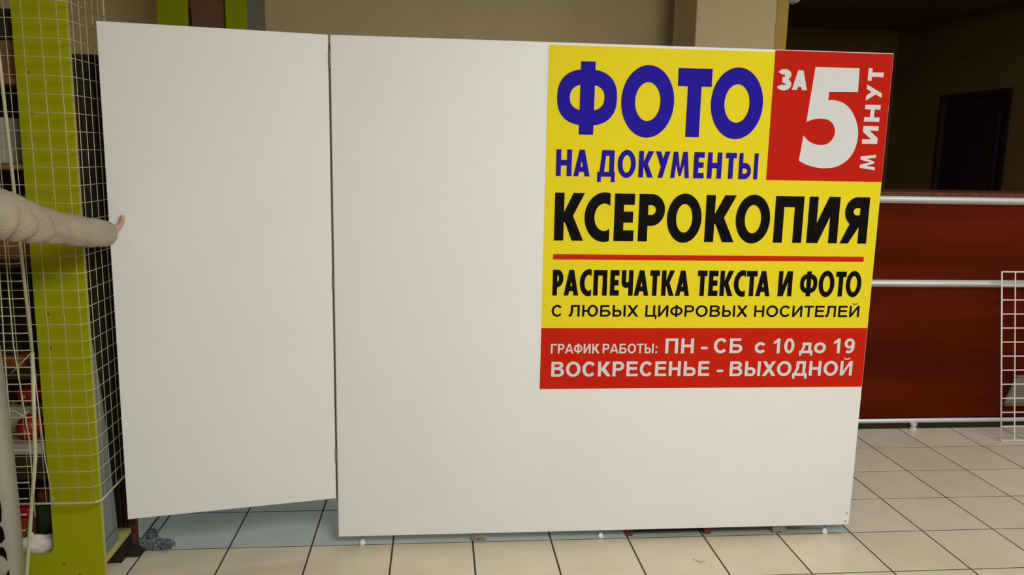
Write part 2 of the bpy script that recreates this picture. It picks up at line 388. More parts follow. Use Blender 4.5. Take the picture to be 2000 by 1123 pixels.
            s.bm.normal_update(); bmesh.ops.triangulate(s.bm, faces=s.bm.faces[:], ngon_method='EAR_CLIP')
    def gro(s, c, w, b):    # plain grotesque letters
        R, Pq, A = s.rect, s.poly, s.arc
        if c in 'ИЙ':
            R(0, 0, w, 1); R(1-w, 0, 1, 1); Pq([(w, 0), (w, .30), (1-w, 1), (1-w, .70)])
            if c == 'Й': A(.5, 1.22, .26, .14, .11, .07, 180, 360, 14)
        elif c == 'А':
            a = w*.56; yi = 1-.5*b*1.4
            for f in (lambda x: x, lambda x: 1-x): Pq([(f(0), 0), (f(w*1.02), 0), (f(.5), .84), (f(.5), 1), (f(.5-a), 1)])
            y0 = .22; xa = w*.55+.40*y0; R(xa, y0, 1-xa, y0+b)
        elif c == 'Б': R(0, 0, w, 1); R(w, 1-b, .88, 1); R(w, .60-b, .6, .60); R(w, 0, .6, b); A(.6, .30, .40, .30, w, b, -90, 90, 20)
        elif c == 'Ь': R(0, 0, w, 1); R(w, .60-b, .6, .60); R(w, 0, .6, b); A(.6, .30, .40, .30, w, b, -90, 90, 20)
        elif c == 'В':
            R(0, 0, w, 1); R(w, 1-b, .58, 1); R(w, .545-b*.5, .60, .545+b*.5); R(w, 0, .60, b)
            A(.58, .74+b*.12, .36, .26-b*.12, w*.95, b, -90, 90, 18); A(.60, .28+b*.12, .40, .28+b*.12, w, b, -90, 90, 18)
        elif c == 'Г': R(0, 0, w, 1); R(w, 1-b, 1, 1)
        elif c == 'Л': R(1-w, 0, 1, 1); R(.20, 1-b, 1-w, 1); Pq([(.20, 1), (.20+w, 1), (.20+w, .45), (.30, .08), (.20, 0), (0, 0), (0, b*.95), (.10, b*1.05), (.17, .40)])
        elif c == 'Д':
            R(0, 0, 1, b); R(0, -.2, w*.85, 0); R(1-w*.85, -.2, 1, 0); R(.88-w, b, .88, 1); R(.24, 1-b, .88-w, 1)
            Pq([(.10, b), (.10+w*.9, b), (.24+w, .55), (.24+w, 1-b), (.24, 1-b), (.23, .55)])
        elif c == 'О': A(.5, .5, .5, .515, w*1.05, b*1.05)
        elif c == 'С': A(.52, .5, .52, .515, w*1.05, b*1.05, 40, 320, 34, ia0=34, ia1=326)
        elif c == 'Ф': A(.5, .5, .5, .40, w, b*.95, p=.92); R(.5-w*.5, -.02, .5+w*.5, 1.02)
        elif c == 'Х': Pq([(0, 0), (w*1.3, 0), (.98, 1), (.98-w*1.25, 1)]); Pq([(1, 0), (1-w*1.3, 0), (.02, 1), (.02+w*1.25, 1)])
        elif c == 'Ц': R(0, 0, w, 1); R(.86-w, 0, .86, 1); R(w, 0, .86-w, b); R(.86, 0, 1, b); R(1-w*.75, -.2, 1, 0)
        elif c == 'Ы': R(0, 0, w, 1); R(1-w, 0, 1, 1); R(w, .60-b, .42, .60); R(w, 0, .42, b); A(.42, .30, .27, .30, w, b, -90, 90, 20)
        elif c == 'Ю': R(0, 0, w, 1); R(w, .5-b/2, .34, .5+b/2); A(.66, .5, .34, .515, w*1.05, b*1.05)
        elif c == 'К': R(0, 0, w, 1); Pq([(w, .36), (w, .50), (.60, 1), (.94, 1), (.56, .56)]); Pq([(w*1.1, .44), (.52, .60), (1, 0), (1-w*1.3, 0)])
        elif c == 'Р': R(0, 0, w, 1); R(w, 1-b, .58, 1); R(w, .38, .58, .38+b); A(.58, .69, .42, .31, w, b, -90, 90, 20)
        elif c == 'Е': R(0, 0, w, 1); R(w, 1-b, .97, 1); R(w, 0, 1, b); R(w, .53-b/2, .92, .53+b/2)
        elif c == 'о': A(.5, .365, .5, .375, w, b*1.05)
        elif c == 'с': A(.52, .365, .52, .375, w, b*1.05, 38, 322, 30, ia0=32, ia1=328)
        elif c == 'д':
            R(0, 0, 1, b); R(0, -.17, w*.8, 0); R(1-w*.8, -.17, 1, 0); R(.88-w, b, .88, .725); R(.22, .725-b, .88-w, .725)
            Pq([(.10, b), (.10+w*.9, b), (.22+w*.95, .45), (.22+w*.95, .725-b), (.22, .725-b), (.21, .4)])
        elif c == '1': R(1-w, 0, 1, 1); Pq([(1-w, 1), (1-w*.62, 1), (1-w, .72), (0, .62), (0, .79), (.35, .88)])
        elif c == '0': A(.5, .5, .5, .51, w, b)
        elif c == '9': A(.5, .66, .5, .345, w, b, 0, 360, 36); A(.47, .42, .53, .43, w, b, -128, 35, 20)
        elif c == '-': R(0, .27, 1, .43)
        elif c == ':': R(0, 0, 1, .19); R(0, .53, 1, .72)
        else: s.char(c, w, b)
    def done(s, name, m, label):
        bmesh.ops.remove_doubles(s.bm, verts=s.bm.verts, dist=1e-6)
        o = link_mesh(name, s.bm, m, sg); o.matrix_parent_inverse = inv; o['label'] = label; return o
COL = {'blue': 'blue', 'black': 'black', 'white': 'white'}
def letter(c, m, x0, x1, z0, z1, sw, bh, rot=False):
    g = G(); g.box(x0, x1, z0, z1, rot); k = {'Ы': .86, 'Ф': .92, 'М': .88}.get(c, 1)
    wd, ht = ((z1-z0), (x1-x0)) if rot else ((x1-x0), (z1-z0))
    g.char(c, sw*k/wd, bh/ht)
    kind = 'figure' if c.isdigit() else 'mark' if c in '-:' else 'letter'
    g.done('letter', m, '%s %s %s' % (COL[m], kind, {'-': 'dash', ':': 'colon'}.get(c, c)))
def line(m, items, sw, bh, z0=None, z1=None, ov=0, rot=False):
    for it in items:
        c, a, b = it[:3]; lo, hi = (it[3], it[4]) if len(it) > 3 else (z0-(ov if c in 'ОС' else 0), z1+(ov if c in 'ОС' else 0))
        letter(c, m, a, b, lo, hi, sw, bh, rot)
line('blue', [('Ф', -1.6805, -1.4486, 1.6798, 1.9526), ('О', -1.4321, -1.2239, 1.6733, 1.9463), ('Т', -1.213, -1.0787, 1.6793, 1.9391), ('О', -1.0785, -.8692, 1.6751, 1.948)], .0545, .0675)
line('blue', [('Н', -1.6772, -1.6158), ('А', -1.6088, -1.5445), ('Д', -1.5149, -1.4448), ('О', -1.4356, -1.3636), ('К', -1.3522, -1.2929), ('У', -1.286, -1.2284), ('М', -1.2246, -1.1489), ('Е', -1.1324, -1.09), ('Н', -1.0771, -1.019), ('Т', -1.0041, -.9602), ('Ы', -.9497, -.8716)], .0195, .0215, 1.5205, 1.6225, .003)
line('black', [('К', -1.6775, -1.560), ('С', -1.5587, -1.4579), ('Е', -1.4405, -1.3605), ('Р', -1.343, -1.238), ('О', -1.2286, -1.0881), ('К', -1.0725, -.9497), ('О', -.9481, -.8063), ('П', -.7881, -.6697), ('И', -.6484, -.5193), ('Я', -.5075, -.3947)], .0375, .0435, 1.2695, 1.4565, .004)
line('black', [('Р', -1.6772, -1.6345), ('А', -1.6318, -1.5731), ('С', -1.5687, -1.5219), ('П', -1.5136, -1.4584), ('Е', -1.4462, -1.4096), ('Ч', -1.4002, -1.3529), ('А', -1.3484, -1.2887), ('Т', -1.2843, -1.2451), ('К', -1.2367, -1.1839), ('А', -1.1794, -1.1214), ('Т', -1.0892, -1.0496), ('Е', -1.0428, -1.0042), ('К', -.9957, -.9399), ('С', -.9382, -.8896), ('Т', -.8862, -.8415), ('А', -.8456, -.7853), ('И', -.7519, -.693), ('Ф', -.66, -.5868), ('О', -.581, -.514), ('Т', -.5093, -.4648), ('О', -.4648, -.3985)], .0185, .0225, 1.0505, 1.1540, .003)
line('white', [('5', -.7062, -.4713, 1.5693, 1.9589)], .1, .1)
line('white', [('З', -.8146, -.7611, 1.8659, 1.947), ('А', -.7571, -.6957, 1.8691, 1.9441)], .0205, .021)
for c, a, b in (('М', 1.5655, 1.6264), ('И', 1.6686, 1.738), ('Н', 1.7551, 1.8202), ('У', 1.8362, 1.8981), ('Т', 1.9124, 1.9603)):
    letter(c, 'white', -.4515, -.3875, a, b, .0135 if c == 'М' else .0175, .0165, rot=True)
# grotesque glyph ink boxes: left bearing, ink width, right bearing (cap height = 716)
GW = {'А': (0, 718, 0), 'Б': (73, 590, 45), 'В': (73, 600, 45), 'Г': (73, 500, 10), 'Д': (10, 700, 20), 'Е': (73, 545, 45), 'И': (70, 578, 70), 'Й': (70, 578, 70), 'К': (73, 625, 0), 'Л': (10, 610, 70), 'Н': (73, 576, 73), 'О': (44, 690, 44), 'П': (73, 576, 73), 'Р': (73, 545, 45), 'С': (46, 625, 40), 'Т': (20, 570, 20), 'Ф': (40, 700, 40), 'Х': (5, 655, 5), 'Ц': (73, 640, 10), 'Ы': (73, 735, 73), 'Ь': (73, 590, 45), 'Ю': (73, 890, 44), 'с': (42, 490, 20), 'д': (8, 590, 10), 'о': (40, 530, 40), '1': (79, 300, 150), '0': (43, 470, 43), '9': (43, 470, 43), ':': (98, 140, 98), '-': (0, 300, 0)}
def wline(m, items, st, bar):
    for t, x0, x1, z0, z1 in items:
        tot = sum(sum(GW[c]) for c in t)-GW[t[0]][0]-GW[t[-1]][2]; k = (x1-x0)/tot; x = x0-GW[t[0]][0]*k
        for c in t:
            l, w, r_ = GW[c]; x += l*k
            g = G(); g.box(x, x+w*k, z0, z1); g.gro(c, st/(w*k), bar/(z1-z0))
            kind = 'figure' if c.isdigit() else 'mark' if c in '-:' else 'letter'
            g.done('letter', m, '%s %s %s' % (COL[m], kind, {'-': 'dash', ':': 'colon'}.get(c, c)))
            x += (w+r_)*k
wline('black', [('С', -1.6779, -1.6348, .9650, 1.0120), ('ЛЮБЫХ', -1.609, -1.3254, .9650, 1.0120), ('ЦИФРОВЫХ', -1.2972, -.8719, .9648, 1.0120), ('НОСИТЕЛЕЙ', -.8447, -.3962, .9645, 1.0118)], .0088, .0078)
wline('white', [('ГРАФИК', -1.6764, -1.4782, .8138, .8535), ('РАБОТЫ:', -1.4657, -1.2404, .8135, .8535)], .0068, .0062)
wline('white', [('ПН', -1.2074, -1.0886, .8130, .8752), ('-', -1.0586, -1.0306, .8130, .8752), ('СБ', -1.0048, -.8842, .8130, .8752), ('с', -.8316, -.7837, .8125, .8750), ('10', -.7521, -.6625, .8115, .8738), ('до', -.6403, -.5265, .8115, .8736), ('19', -.4935, -.4027, .8110, .8734)], .0128, .0110)
wline('white', [('ВОСКРЕСЕНЬЕ', -1.6726, -1.0172, .7170, .7792), ('-', -.9856, -.9587, .7160, .7785), ('ВЫХОДНОЙ', -.9314, -.404, .7150, .7775)], .0128, .0110)

# ------------------------------------------------------------------ reception counter
ct = thing('reception_counter', 'dark cherry wood reception counter with three aluminium rails, right of the partition', 'counter', (1.0, 1.3, 0))
def K(name, m, *a, **k):
    o = link_mesh(name, B(*a, **k), m, ct); o.matrix_parent_inverse = Matrix.Translation(-ct.location); return o
K('upper_front_panel', 'cherry', -.9, 1.30, .90, 2.72, 1.318, 1.40)
K('lower_front_panel', 'cherry', -.9, 1.30, .07, 2.72, 1.318, .90)
K('counter_top', 'redbrown', -.92, 1.285, 1.405, 2.74, 1.72, 1.428, bev=.003)
K('work_shelf', 'redbrown', -.9, 1.318, .72, 2.72, 1.9, .745)
K('side_panel', 'cherry', -.918, 1.30, .05, -.90, 1.9, 1.40)
K('side_panel', 'cherry', 2.72, 1.30, .05, 2.738, 1.9, 1.40)
def rail(z, h, d=.022):
    bm = bmesh.new(); n = 10
    pr = [(1.30-.004-d*math.sin(PI*i/n)*.9-.001, z+h*i/n) for i in range(n+1)]
    a = [bm.verts.new((-.9, y, zz)) for y, zz in pr]+[bm.verts.new((-.9, 1.305, z+h)), bm.verts.new((-.9, 1.305, z))]
    b_ = [bm.verts.new((2.72, v.co.y, v.co.z)) for v in a]
    bm.faces.new(a); bm.faces.new(b_[::-1])
    for i in range(len(a)): bm.faces.new((a[i], b_[i], b_[(i+1) % len(a)], a[(i+1) % len(a)]))
    bmesh.ops.recalc_face_normals(bm, faces=bm.faces)
    o = link_mesh('rail', bm, 'steel', ct); o.matrix_parent_inverse = Matrix.Translation(-ct.location); o['label'] = 'brushed aluminium rail'
rail(1.362, .046); rail(.873, .042); rail(.036, .026, .01)
K('shadow_plinth', 'dark', -.9, 1.298, 0.0, 2.72, 1.32, .05)  # set flush with the front; its dark colour stands for the shaded gap
for x in (-.3, .745, 1.8, 2.6):
    o = link_mesh('levelling_foot', Lt([(.022, 0), (.022, .01), (.012, .014), (.012, .022), (.02, .026), (.02, .04)], (x, 1.280, 0), 14), 'steel', ct); o.matrix_parent_inverse = Matrix.Translation(-ct.location)

# ribbed card leaning behind the wire grid on the right
rc = thing('ribbed_card', 'grey ribbed card sheet with tan lower edge behind the small wire grid', 'card', (1.45, 1.25, .0))
bm = bmesh.new(); prism_xz(bm, [(-.15, .165), (.4, .165), (.4, .34), (-.09, .34)], .005, .02)
link_mesh('card_sheet', bm, 'greystripe', rc)
part('card_edge', 'wood', rc, -.155, -.004, .15, .4, .03, .166, bev=.002)
part('stand_foot', 'dark', rc, .05, .0, 0, .35, .028, .151)

# small wire grid leaning on the counter
def wire_grid(root, u0, u1, v0, v1, us, vs, f, rf, rw, m):
    """frame + single wires; f maps (u, v, lift) to a point"""
    bm = bmesh.new()
    c = [(u0, v0), (u1, v0), (u1, v1), (u0, v1), (u0, v0)]
    for a, b_ in zip(c[:-1], c[1:]): tube(bm, [f(*a, 0), f(*b_, 0)], rf, 8)
    link_mesh('frame', bm, m, root, True)
    for u in us: link_mesh('wire', T_([f(u, v0, .004), f(u, v1, .004)], rw, 6), m, root)
    for v in vs: link_mesh('wire', T_([f(u0, v, -.001), f(u1, v, -.001)], rw, 6), m, root)
gr = thing('wire_grid_panel', 'small white wire grid panel leaning against the dark counter at the right edge', 'wire grid', (1.151, 1.06, 0))
tilt = math.atan2(.16, .968)
H = 1.0
def fg(u, v, l): return (u, math.sin(tilt)*v - l*math.cos(tilt), .005+math.cos(tilt)*v*.985)
wire_grid(gr, 0, .95, 0, H, [.0805*k for k in range(1, 12)], [H*k/12 for k in range(1, 12)], fg, .0045, .0036, 'wire2')

# ------------------------------------------------------------------ lime shelf stand at the left
st = thing('display_stand', 'tall lime green display stand with rounded cut-out at the left edge', 'display stand', (-3.7, -.26, 0))
def Q(name, m, bm_or, label=None, smooth=False, root=st):
    o = link_mesh(name, bm_or, m, root, smooth); o.matrix_parent_inverse = Matrix.Translation(-root.location)
    if label: o['label'] = label
    return o
def rounded(x0, z0, x1, z1, r, n=6):
    out = []
    for cx, cz, a in ((x1-r, z1-r, 0), (x0+r, z1-r, 90), (x0+r, z0+r, 180), (x1-r, z0+r, 270)):
        out += [(cx+r*math.cos(math.radians(a+90*i/n)), cz+r*math.sin(math.radians(a+90*i/n))) for i in range(n+1)]
    return out
def framed_board(x0, z0, x1, z1, inner, y0, y1):
    """board with a rounded opening: bridge outline to hole via fill"""
    bm = bmesh.new()
    def loop(pts, y):
        vs = [bm.verts.new((x, y, z)) for x, z in pts]
        es = [bm.edges.new((vs[i], vs[(i+1) % len(vs)])) for i in range(len(vs))]
        return vs, es
    out = [(x0, z0), (x1, z0), (x1, z1), (x0, z1)]
    rings = []
    for y in (y0, y1):
        a, ea = loop(out, y); b_, eb = loop(inner, y)
        bmesh.ops.triangle_fill(bm, use_beauty=True, edges=ea+eb); rings.append((a, b_))
    for k in (0, 1):
        p, q = rings[0][k], rings[1][k]; n = len(p)
        for i in range(n): bm.faces.new((p[i], p[(i+1) % n], q[(i+1) % n], q[i]))
    bmesh.ops.recalc_face_normals(bm, faces=bm.faces)
    return bm
Q('front_board', 'lime', framed_board(-4.15, 0, -3.347, 2.45, rounded(-3.99, .122, -3.519, 2.33, .045), -.26, -.242))
Q('edge_band', 'limeedge', B(-3.347, -.2598, 0, -3.3455, -.2422, 2.45), 'tan edge band')
Q('base_board', 'limeedge', B(-4.13, -.242, .078, -3.346, -.002, .103), 'pale green base board')
Q('back_panel', 'dark', B(-4.13, -.0, .078, -3.36, .012, 1.925))
Q('back_post', 'redbrown', B(-3.348, .012, .0, -3.332, .036, 1.5), 'red-brown back post')
for i, (x0, x1, m) in enumerate(((-3.435, -3.413, 'darkbrown'), (-3.411, -3.39, 'darkgreen'), (-3.388, -3.372, 'darkbrown'), (-3.370, -3.356, 'darkgreen'), (-3.354, -3.34, 'darkbrown'), (-3.46, -3.437, 'darkbrown'))):
    Q('back_slat', m, B(x0, -.016, .104, x1, -.001, 1.922-.004*(i % 3), bev=.003))
for z, m in ((1.818, 'wood'), (1.535, 'wood'), (1.20, 'darkbrown'), (.80, 'darkbrown'), (.425, 'darkbrown')):
    Q('shelf', m, B(-4.12, -.235, z-.02, -3.455, -.02, z))
Q('side_wall', 'darkbrown', B(-4.15, -.242, .0, -4.132, .0, 2.45))
for x in (-3.6, -4.1):
    Q('foot_and_shade_block', 'redbrown', B(x-.02, -.04, 0, x+.005, -.005, .078))
bm = bmesh.new()
gp = [(-.241, .104), (-.112, .104), (-.155, .54), (-.19, .76), (-.241, .98)]
fa = [bm.verts.new((-3.356, y, z)) for y, z in gp]; fb = [bm.verts.new((-3.350, y, z)) for y, z in gp]
bm.faces.new(fa); bm.faces.new(fb[::-1])
for i in range(5): bm.faces.new((fa[i], fb[i], fb[(i+1) % 5], fa[(i+1) % 5]))
bmesh.ops.recalc_face_normals(bm, faces=bm.faces)
Q('side_gusset', 'slate', bm, 'blue-grey side sheet tapering upwards')
bm = bmesh.new(); box(bm, -3.3503, -.240, .158, -3.3495, -.118, .161)
Q('gusset_seam', 'dark', bm)
Q('shadow_plinth', 'dark', B(-4.1, -.10, 0, -3.350, .008, .078))  # dark block added to stand for the shadow beneath the base board
Q('foot_and_shade_block', 'dark', B(-3.349, -.055, 0, -3.302, .011, .020))  # dark slab added as the floor shadow; the red-brown ones are feet
for x, z in ((-3.478, 1.835), (-3.478, 1.705), (-3.476, 1.02), (-3.476, .90), (-3.488, .088), (-3.436, .045)):
    bm = bmesh.new(); bmesh.ops.create_cone(bm, cap_ends=True, segments=10, radius1=.005, radius2=.004, depth=.002)
    bmesh.ops.rotate(bm, verts=bm.verts, matrix=Matrix.Rotation(PI/2, 3, 'X')); bmesh.ops.translate(bm, verts=bm.verts, vec=(x, -.2605, z))
    Q('screw_cap', 'capolive', bm)
# goods on its shelves
def goods(name, label, cat, loc): return thing(name, label, cat, loc)
a = goods('cardboard_box', 'brown cardboard box on the top shelf of the lime display stand', 'box', (-3.58, -.13, 1.818))
part('box_body', 'card', a, -.11, -.07, 0, .09, .07, .125, bev=.003); part('tape', 'wood', a, -.111, -.0715, .068, .091, .0715, .076)
a = goods('dark_box', 'dark box standing on top of the brown cardboard box', 'box', (-3.58, -.13, 1.944))
part('box_body', 'darkgreen', a, -.1, -.07, 0, .07, .07, .08, bev=.003); part('lid', 'dark', a, -.102, -.072, .08, .072, .072, .1, bev=.003)
a = goods('white_box', 'white box on the middle shelf of the lime display stand', 'box', (-3.64, -.14, 1.535))
part('box_body', 'whitebox', a, -.13, -.08, 0, .045, .07, .15, bev=.003)
part('lid', 'whitebox', a, -.132, -.083, .10, .047, .072, .154, bev=.002)
a = goods('tan_block', 'tan wooden block on the shelf below the white box', 'box', (-3.60, -.13, 1.20))
part('block_body', 'wood', a, -.1, -.07, 0, .09, .07, .1, bev=.004); part('block_lid', 'darkbrown', a, -.1, -.07, .10, .09, .07, .115, bev=.004)
a = goods('toy_figure', 'small pinkish toy figure standing above the grey sleeve', 'toy', (-3.575, -.15, 1.315))
link_mesh('toy_body', Lt([(.014, 0), (.018, .01), (.016, .05), (.009, .075)], (0, 0, 0), 12), 'pink', a, True)
link_mesh('toy_head', Lt([(.004, .074), (.013, .082), (.016, .095), (.012, .108), (.004, .112)], (0, 0, 0), 12), 'pink', a, True)
def sphere(name, m, parent, loc, r, sq=1):
    bm = bmesh.new(); bmesh.ops.create_uvsphere(bm, u_segments=18, v_segments=12, radius=r)
    for v in bm.verts: v.co.z *= sq
    bmesh.ops.translate(bm, verts=bm.verts, vec=loc); return link_mesh(name, bm, m, parent, True)
a = goods('carton', 'low dark carton with white lid under the red balls in the lime stand', 'box', (-3.64, -.13, .425))
part('box_body', 'darkbrown', a, -.10, -.09, 0, .12, .08, .108, bev=.003); part('lid', 'whitebox', a, -.102, -.092, .070, .122, .082, .110, bev=.002)
a = goods('red_ball', 'lower red ball on the low dark carton in the lime stand', 'ball', (-3.608, -.17, .536)); sphere('ball_shell', 'ballred', a, (0, 0, .047), .047); part('valve', 'whitebox', a, -.004, -.048, .04, .004, -.045, .048)
a = goods('carton', 'taller white carton behind the red balls in the lime stand', 'box', (-3.66, -.075, .536))
part('box_body', 'whitebox', a, -.07, -.035, 0, .10, .04, .10, bev=.003); part('lid', 'whitebox', a, -.071, -.036, .08, .101, .041, .102, bev=.002)
a = goods('red_ball', 'upper red ball on the taller white carton in the lime stand', 'ball', (-3.645, -.08, .639)); sphere('ball_shell', 'ballred', a, (0, 0, .047), .047); part('valve', 'whitebox', a, -.004, -.048, .04, .004, -.045, .048)
a = goods('orange_toy', 'orange-brown toy block on the dark shelf above the red balls', 'toy', (-3.64, -.14, .80))
part('toy_base', 'orange', a, -.06, -.04, -.0, .02, .04, .05, bev=.006); part('toy_top', 'darkgreen', a, -.04, -.03, .05, .0, .03, .08, bev=.006)
a = goods('blue_bottle', 'pale blue plastic bottle with dark blue side at the carton', 'bottle', (-3.495, -.16, .425))
link_mesh('bottle_body', Lt([(.022, 0), (.026, .006), (.026, .06), (.018, .08)], (0, 0, 0), 16), 'palebl', a, True)
link_mesh('bottle_cap', Lt([(.014, .079), (.014, .10), (.008, .104)], (0, 0, 0), 14), 'bluepl', a, True)
link_mesh('bottle_label', Lt([(.0265, .012), (.0265, .05)], (0.004, 0, 0), 16), 'bluepl', a, True)
a = goods('green_bottle', 'dark green bottle with orange cap at the bottom of the lime stand', 'bottle', (-3.60, -.11, .104))
link_mesh('bottle_body', Lt([(.035, 0), (.04, .01), (.04, .14), (.03, .17)], (0, 0, 0), 18), 'green', a, True)
link_mesh('bottle_cap', Lt([(.032, .17), (.032, .205), (.02, .215)], (0, 0, 0), 16), 'orange', a, True)
a = goods('orange_toy', 'orange and red toy block low in the lime stand beside the green bottle', 'toy', (-3.675, -.12, .104))
part('toy_base', 'orange', a, -.03, -.035, 0, .03, .03, .11, bev=.01); part('toy_top', 'ballred', a, -.025, -.03, .11, .025, .025, .15, bev=.01)
a = goods('white_bag', 'crumpled pale bag on the base of the lime stand', 'bag', (-3.60, -.19, .104))
bm = bmesh.new(); bmesh.ops.create_icosphere(bm, subdivisions=4, radius=1)
for v in bm.verts:
    n_ = noise.noise(v.co*2.2); v.co = Vector((v.co.x*.085*(1+.2*n_), v.co.y*.03*(1+.2*n_), max(0, .028+v.co.z*.038*(1+.25*n_))))
link_mesh('bag_body', bm, 'paper', a, True)
link_mesh('bag_knot', Lt([(.008, .056), (.004, .062), (.01, .074)], (-.03, 0, 0), 10), 'paper', a, True)

# ------------------------------------------------------------------ wrap-around wire mesh hung on the stand
wm = thing('wire_mesh_panel', 'white wire mesh bent round the corner of the lime stand, hung in front of it', 'wire mesh', (-3.32, -.33, .36))
wi = Matrix.Translation(-wm.location)
MX, MY, MYE, MZ0, MZ1, MXE = -3.320, -.332, -.022, .356, 2.46, -4.05
def bent(z, r=.03, dx=0.0):
    pts = [(MXE, MY-dx, z), (MX-r, MY-dx, z)]
    for k in range(1, 7):
        a_ = PI/2*k/6; pts.append((MX-r+(r+dx)*math.sin(a_), MY+r-(r+dx)*math.cos(a_), z))
    pts.append((MX+dx, MYE, z)); return pts
def W_(name, pts, r, n=6, label=None):
    o = link_mesh(name, T_(pts, r, n), 'wire', wm, True); o.matrix_parent_inverse = wi
W_('frame_wire', bent(MZ0), .0042, 8); W_('frame_wire', bent(MZ1), .0042, 8)
W_('frame_wire', [(MX, MYE, MZ0), (MX, MYE, MZ1)], .0042, 8); W_('frame_wire', [(MXE, MY, MZ0), (MXE, MY, MZ1)], .0042, 8)
k = 1
while MZ0+k*.0586 < MZ1-.02:
    W_('wire', bent(MZ0+k*.0586, dx=.003), .0014, 6); k += 1
for i in range(14):
    x = MX-.016-i*.0535; jit = .002*math.sin(i*2.1)
    W_('wire', [(x-.012, MY-.001, MZ1), (x-.004+jit, MY-.001, 1.4), (x, MY-.001, MZ0)], .0014)
for i in range(5):
    y = MY+.05+i*.052
    W_('wire', [(MX+.001, y, MZ0), (MX+.001, y, MZ1)], .0014)
for x in (-3.42, -3.95):
    for z in (2.40,):
        W_('hook', [(x, -.2595, z+.02), (x, -.29, z+.02), (x, MY-.008, z+.022), (x, MY-.010, z+.0), (x, MY-.004, z-.012)], .003)
# ------------------------------------------------------------------ second rack: leaning rod and short wires
rk = thing('wire_rack', 'narrow white wire rack with thick bent edge rod in front of the lime stand', 'wire rack', (-3.55, -.42, 0))
ri = Matrix.Translation(-rk.location)
def Rk(name, pts, r, n=6):
    o = link_mesh(name, T_(pts, r, n), 'wire', rk, True); o.matrix_parent_inverse = ri
ry = -.42
Rk('edge_rod', [(-3.490, ry, 1.95), (-3.485, ry, 1.833), (-3.460, ry, .917)], .0055, 8)
Rk('edge_rod', [(-3.460, ry, .925), (-3.478, ry, .56), (-3.538, ry, .14), (-3.552, ry, .0)], .0065, 8)
Rk('edge_rod', [(-4.0, ry, 0), (-4.0, ry, 1.95)], .0055, 8)
Rk('top_rod', [(-4.0, ry, 1.95), (-3.490, ry, 1.95)], .0055, 8)
def rodx(z):
    if z > .917: return -3.460-(z-.917)*.0273
    if z > .56: return -3.460-(.917-z)*.05
    return -3.478-(.56-z)*.143
z = 1.45; k = 0
while z > .04:
    x1 = rodx(z)-(.004 if z > .7 else .012)
    Rk('short_wire', [(-4.0, ry-.002, z), (x1-.02, ry-.002, z), (x1, ry-.002, z+.001)], .0021); z -= .0575
Rk('upright_wire', [(-3.532, ry-.004, 1.5), (-3.545, ry-.004, .9), (-3.55, ry-.004, .3)], .0022)
Rk('upright_wire', [(-3.515, ry-.004, 1.5), (-3.515, ry-.004, .95), (-3.490, ry-.004, .62), (-3.492, ry-.004, .35)], .0022)
Rk('upright_wire', [(-3.460, ry, .9), (-3.452, ry+.01, .55), (-3.44, ry+.02, .38)], .0018)
Rk('cross_wire', [(-3.462, ry, .925), (-3.53, ry-.003, .855)], .0018)
Rk('cross_wire', [(-3.60, ry-.003, .735), (-3.53, ry-.003, .725), (-3.49, ry-.003, .70)], .0018)
Rk('cross_wire', [(-3.535, ry-.003, .69), (-3.485, ry-.003, .725)], .0018)
for x in (-3.552, -4.0):
    Rk('foot', [(x, ry-.12, .006), (x, ry+.06, .006)], .006, 8)
# banner with cropped black serif letters, hanging on the rack
bn = thing('paper_banner', 'white paper banner with cropped black letters hanging at the lower left corner', 'banner', (-3.6, -.47, 0))
bi = Matrix.Translation(-bn.location)
by = -.47
edge = [(1.02, -3.560), (.9575, -3.532), (.855, -3.528), (.70, -3.524), (.567, -3.519), (.45, -3.516), (.30, -3.514), (.16, -3.5145), (.03, -3.515)]
bm = bmesh.new(); rows = []
for zz, xe in edge:
    row = []
    for i in range(11):
        t = i/10; x = -3.86+(xe+3.86)*t
        row.append(bm.verts.new((x, by+.008*math.sin(x*22+zz*5)*(1-.3*t), zz)))
    rows.append(row)
for a_, b_ in zip(rows[:-1], rows[1:]):
    for i in range(10): bm.faces.new((a_[i], b_[i], b_[i+1], a_[i+1]))
r = bmesh.ops.solidify(bm, geom=bm.faces[:], thickness=.0012)
o = link_mesh('banner_sheet', bm, 'paper', bn, True); o.matrix_parent_inverse = bi
def bletter(pts):
    bm = bmesh.new(); prism_xz(bm, pts, by-.0105, by-.0095)
    o = link_mesh('printed_letter', bm, 'black', bn); o.matrix_parent_inverse = bi
BX = -3.574
bletter([(BX-.09, .47), (BX+.002, .47), (BX+.004, .44), (BX+.006, .40), (BX+.002, .36), (BX-.09, .36)])
bletter([(BX-.09, .345), (BX, .345), (BX+.006, .33), (BX+.008, .30), (BX-.004, .285), (BX-.02, .29), (BX-.09, .29)])
bletter([(BX-.09, .27), (BX, .27), (BX+.008, .25), (BX+.010, .22), (BX+.002, .235), (BX-.012, .243), (BX-.09, .243)])
bletter([(BX-.09, .17), (BX+.002, .17), (BX+.012, .19), (BX+.014, .11), (BX-.002, .13), (BX-.09, .13)])
link_mesh('banner_clip', B(-.06, .0, .99, -.03, .055, 1.015), 'wire', bn)

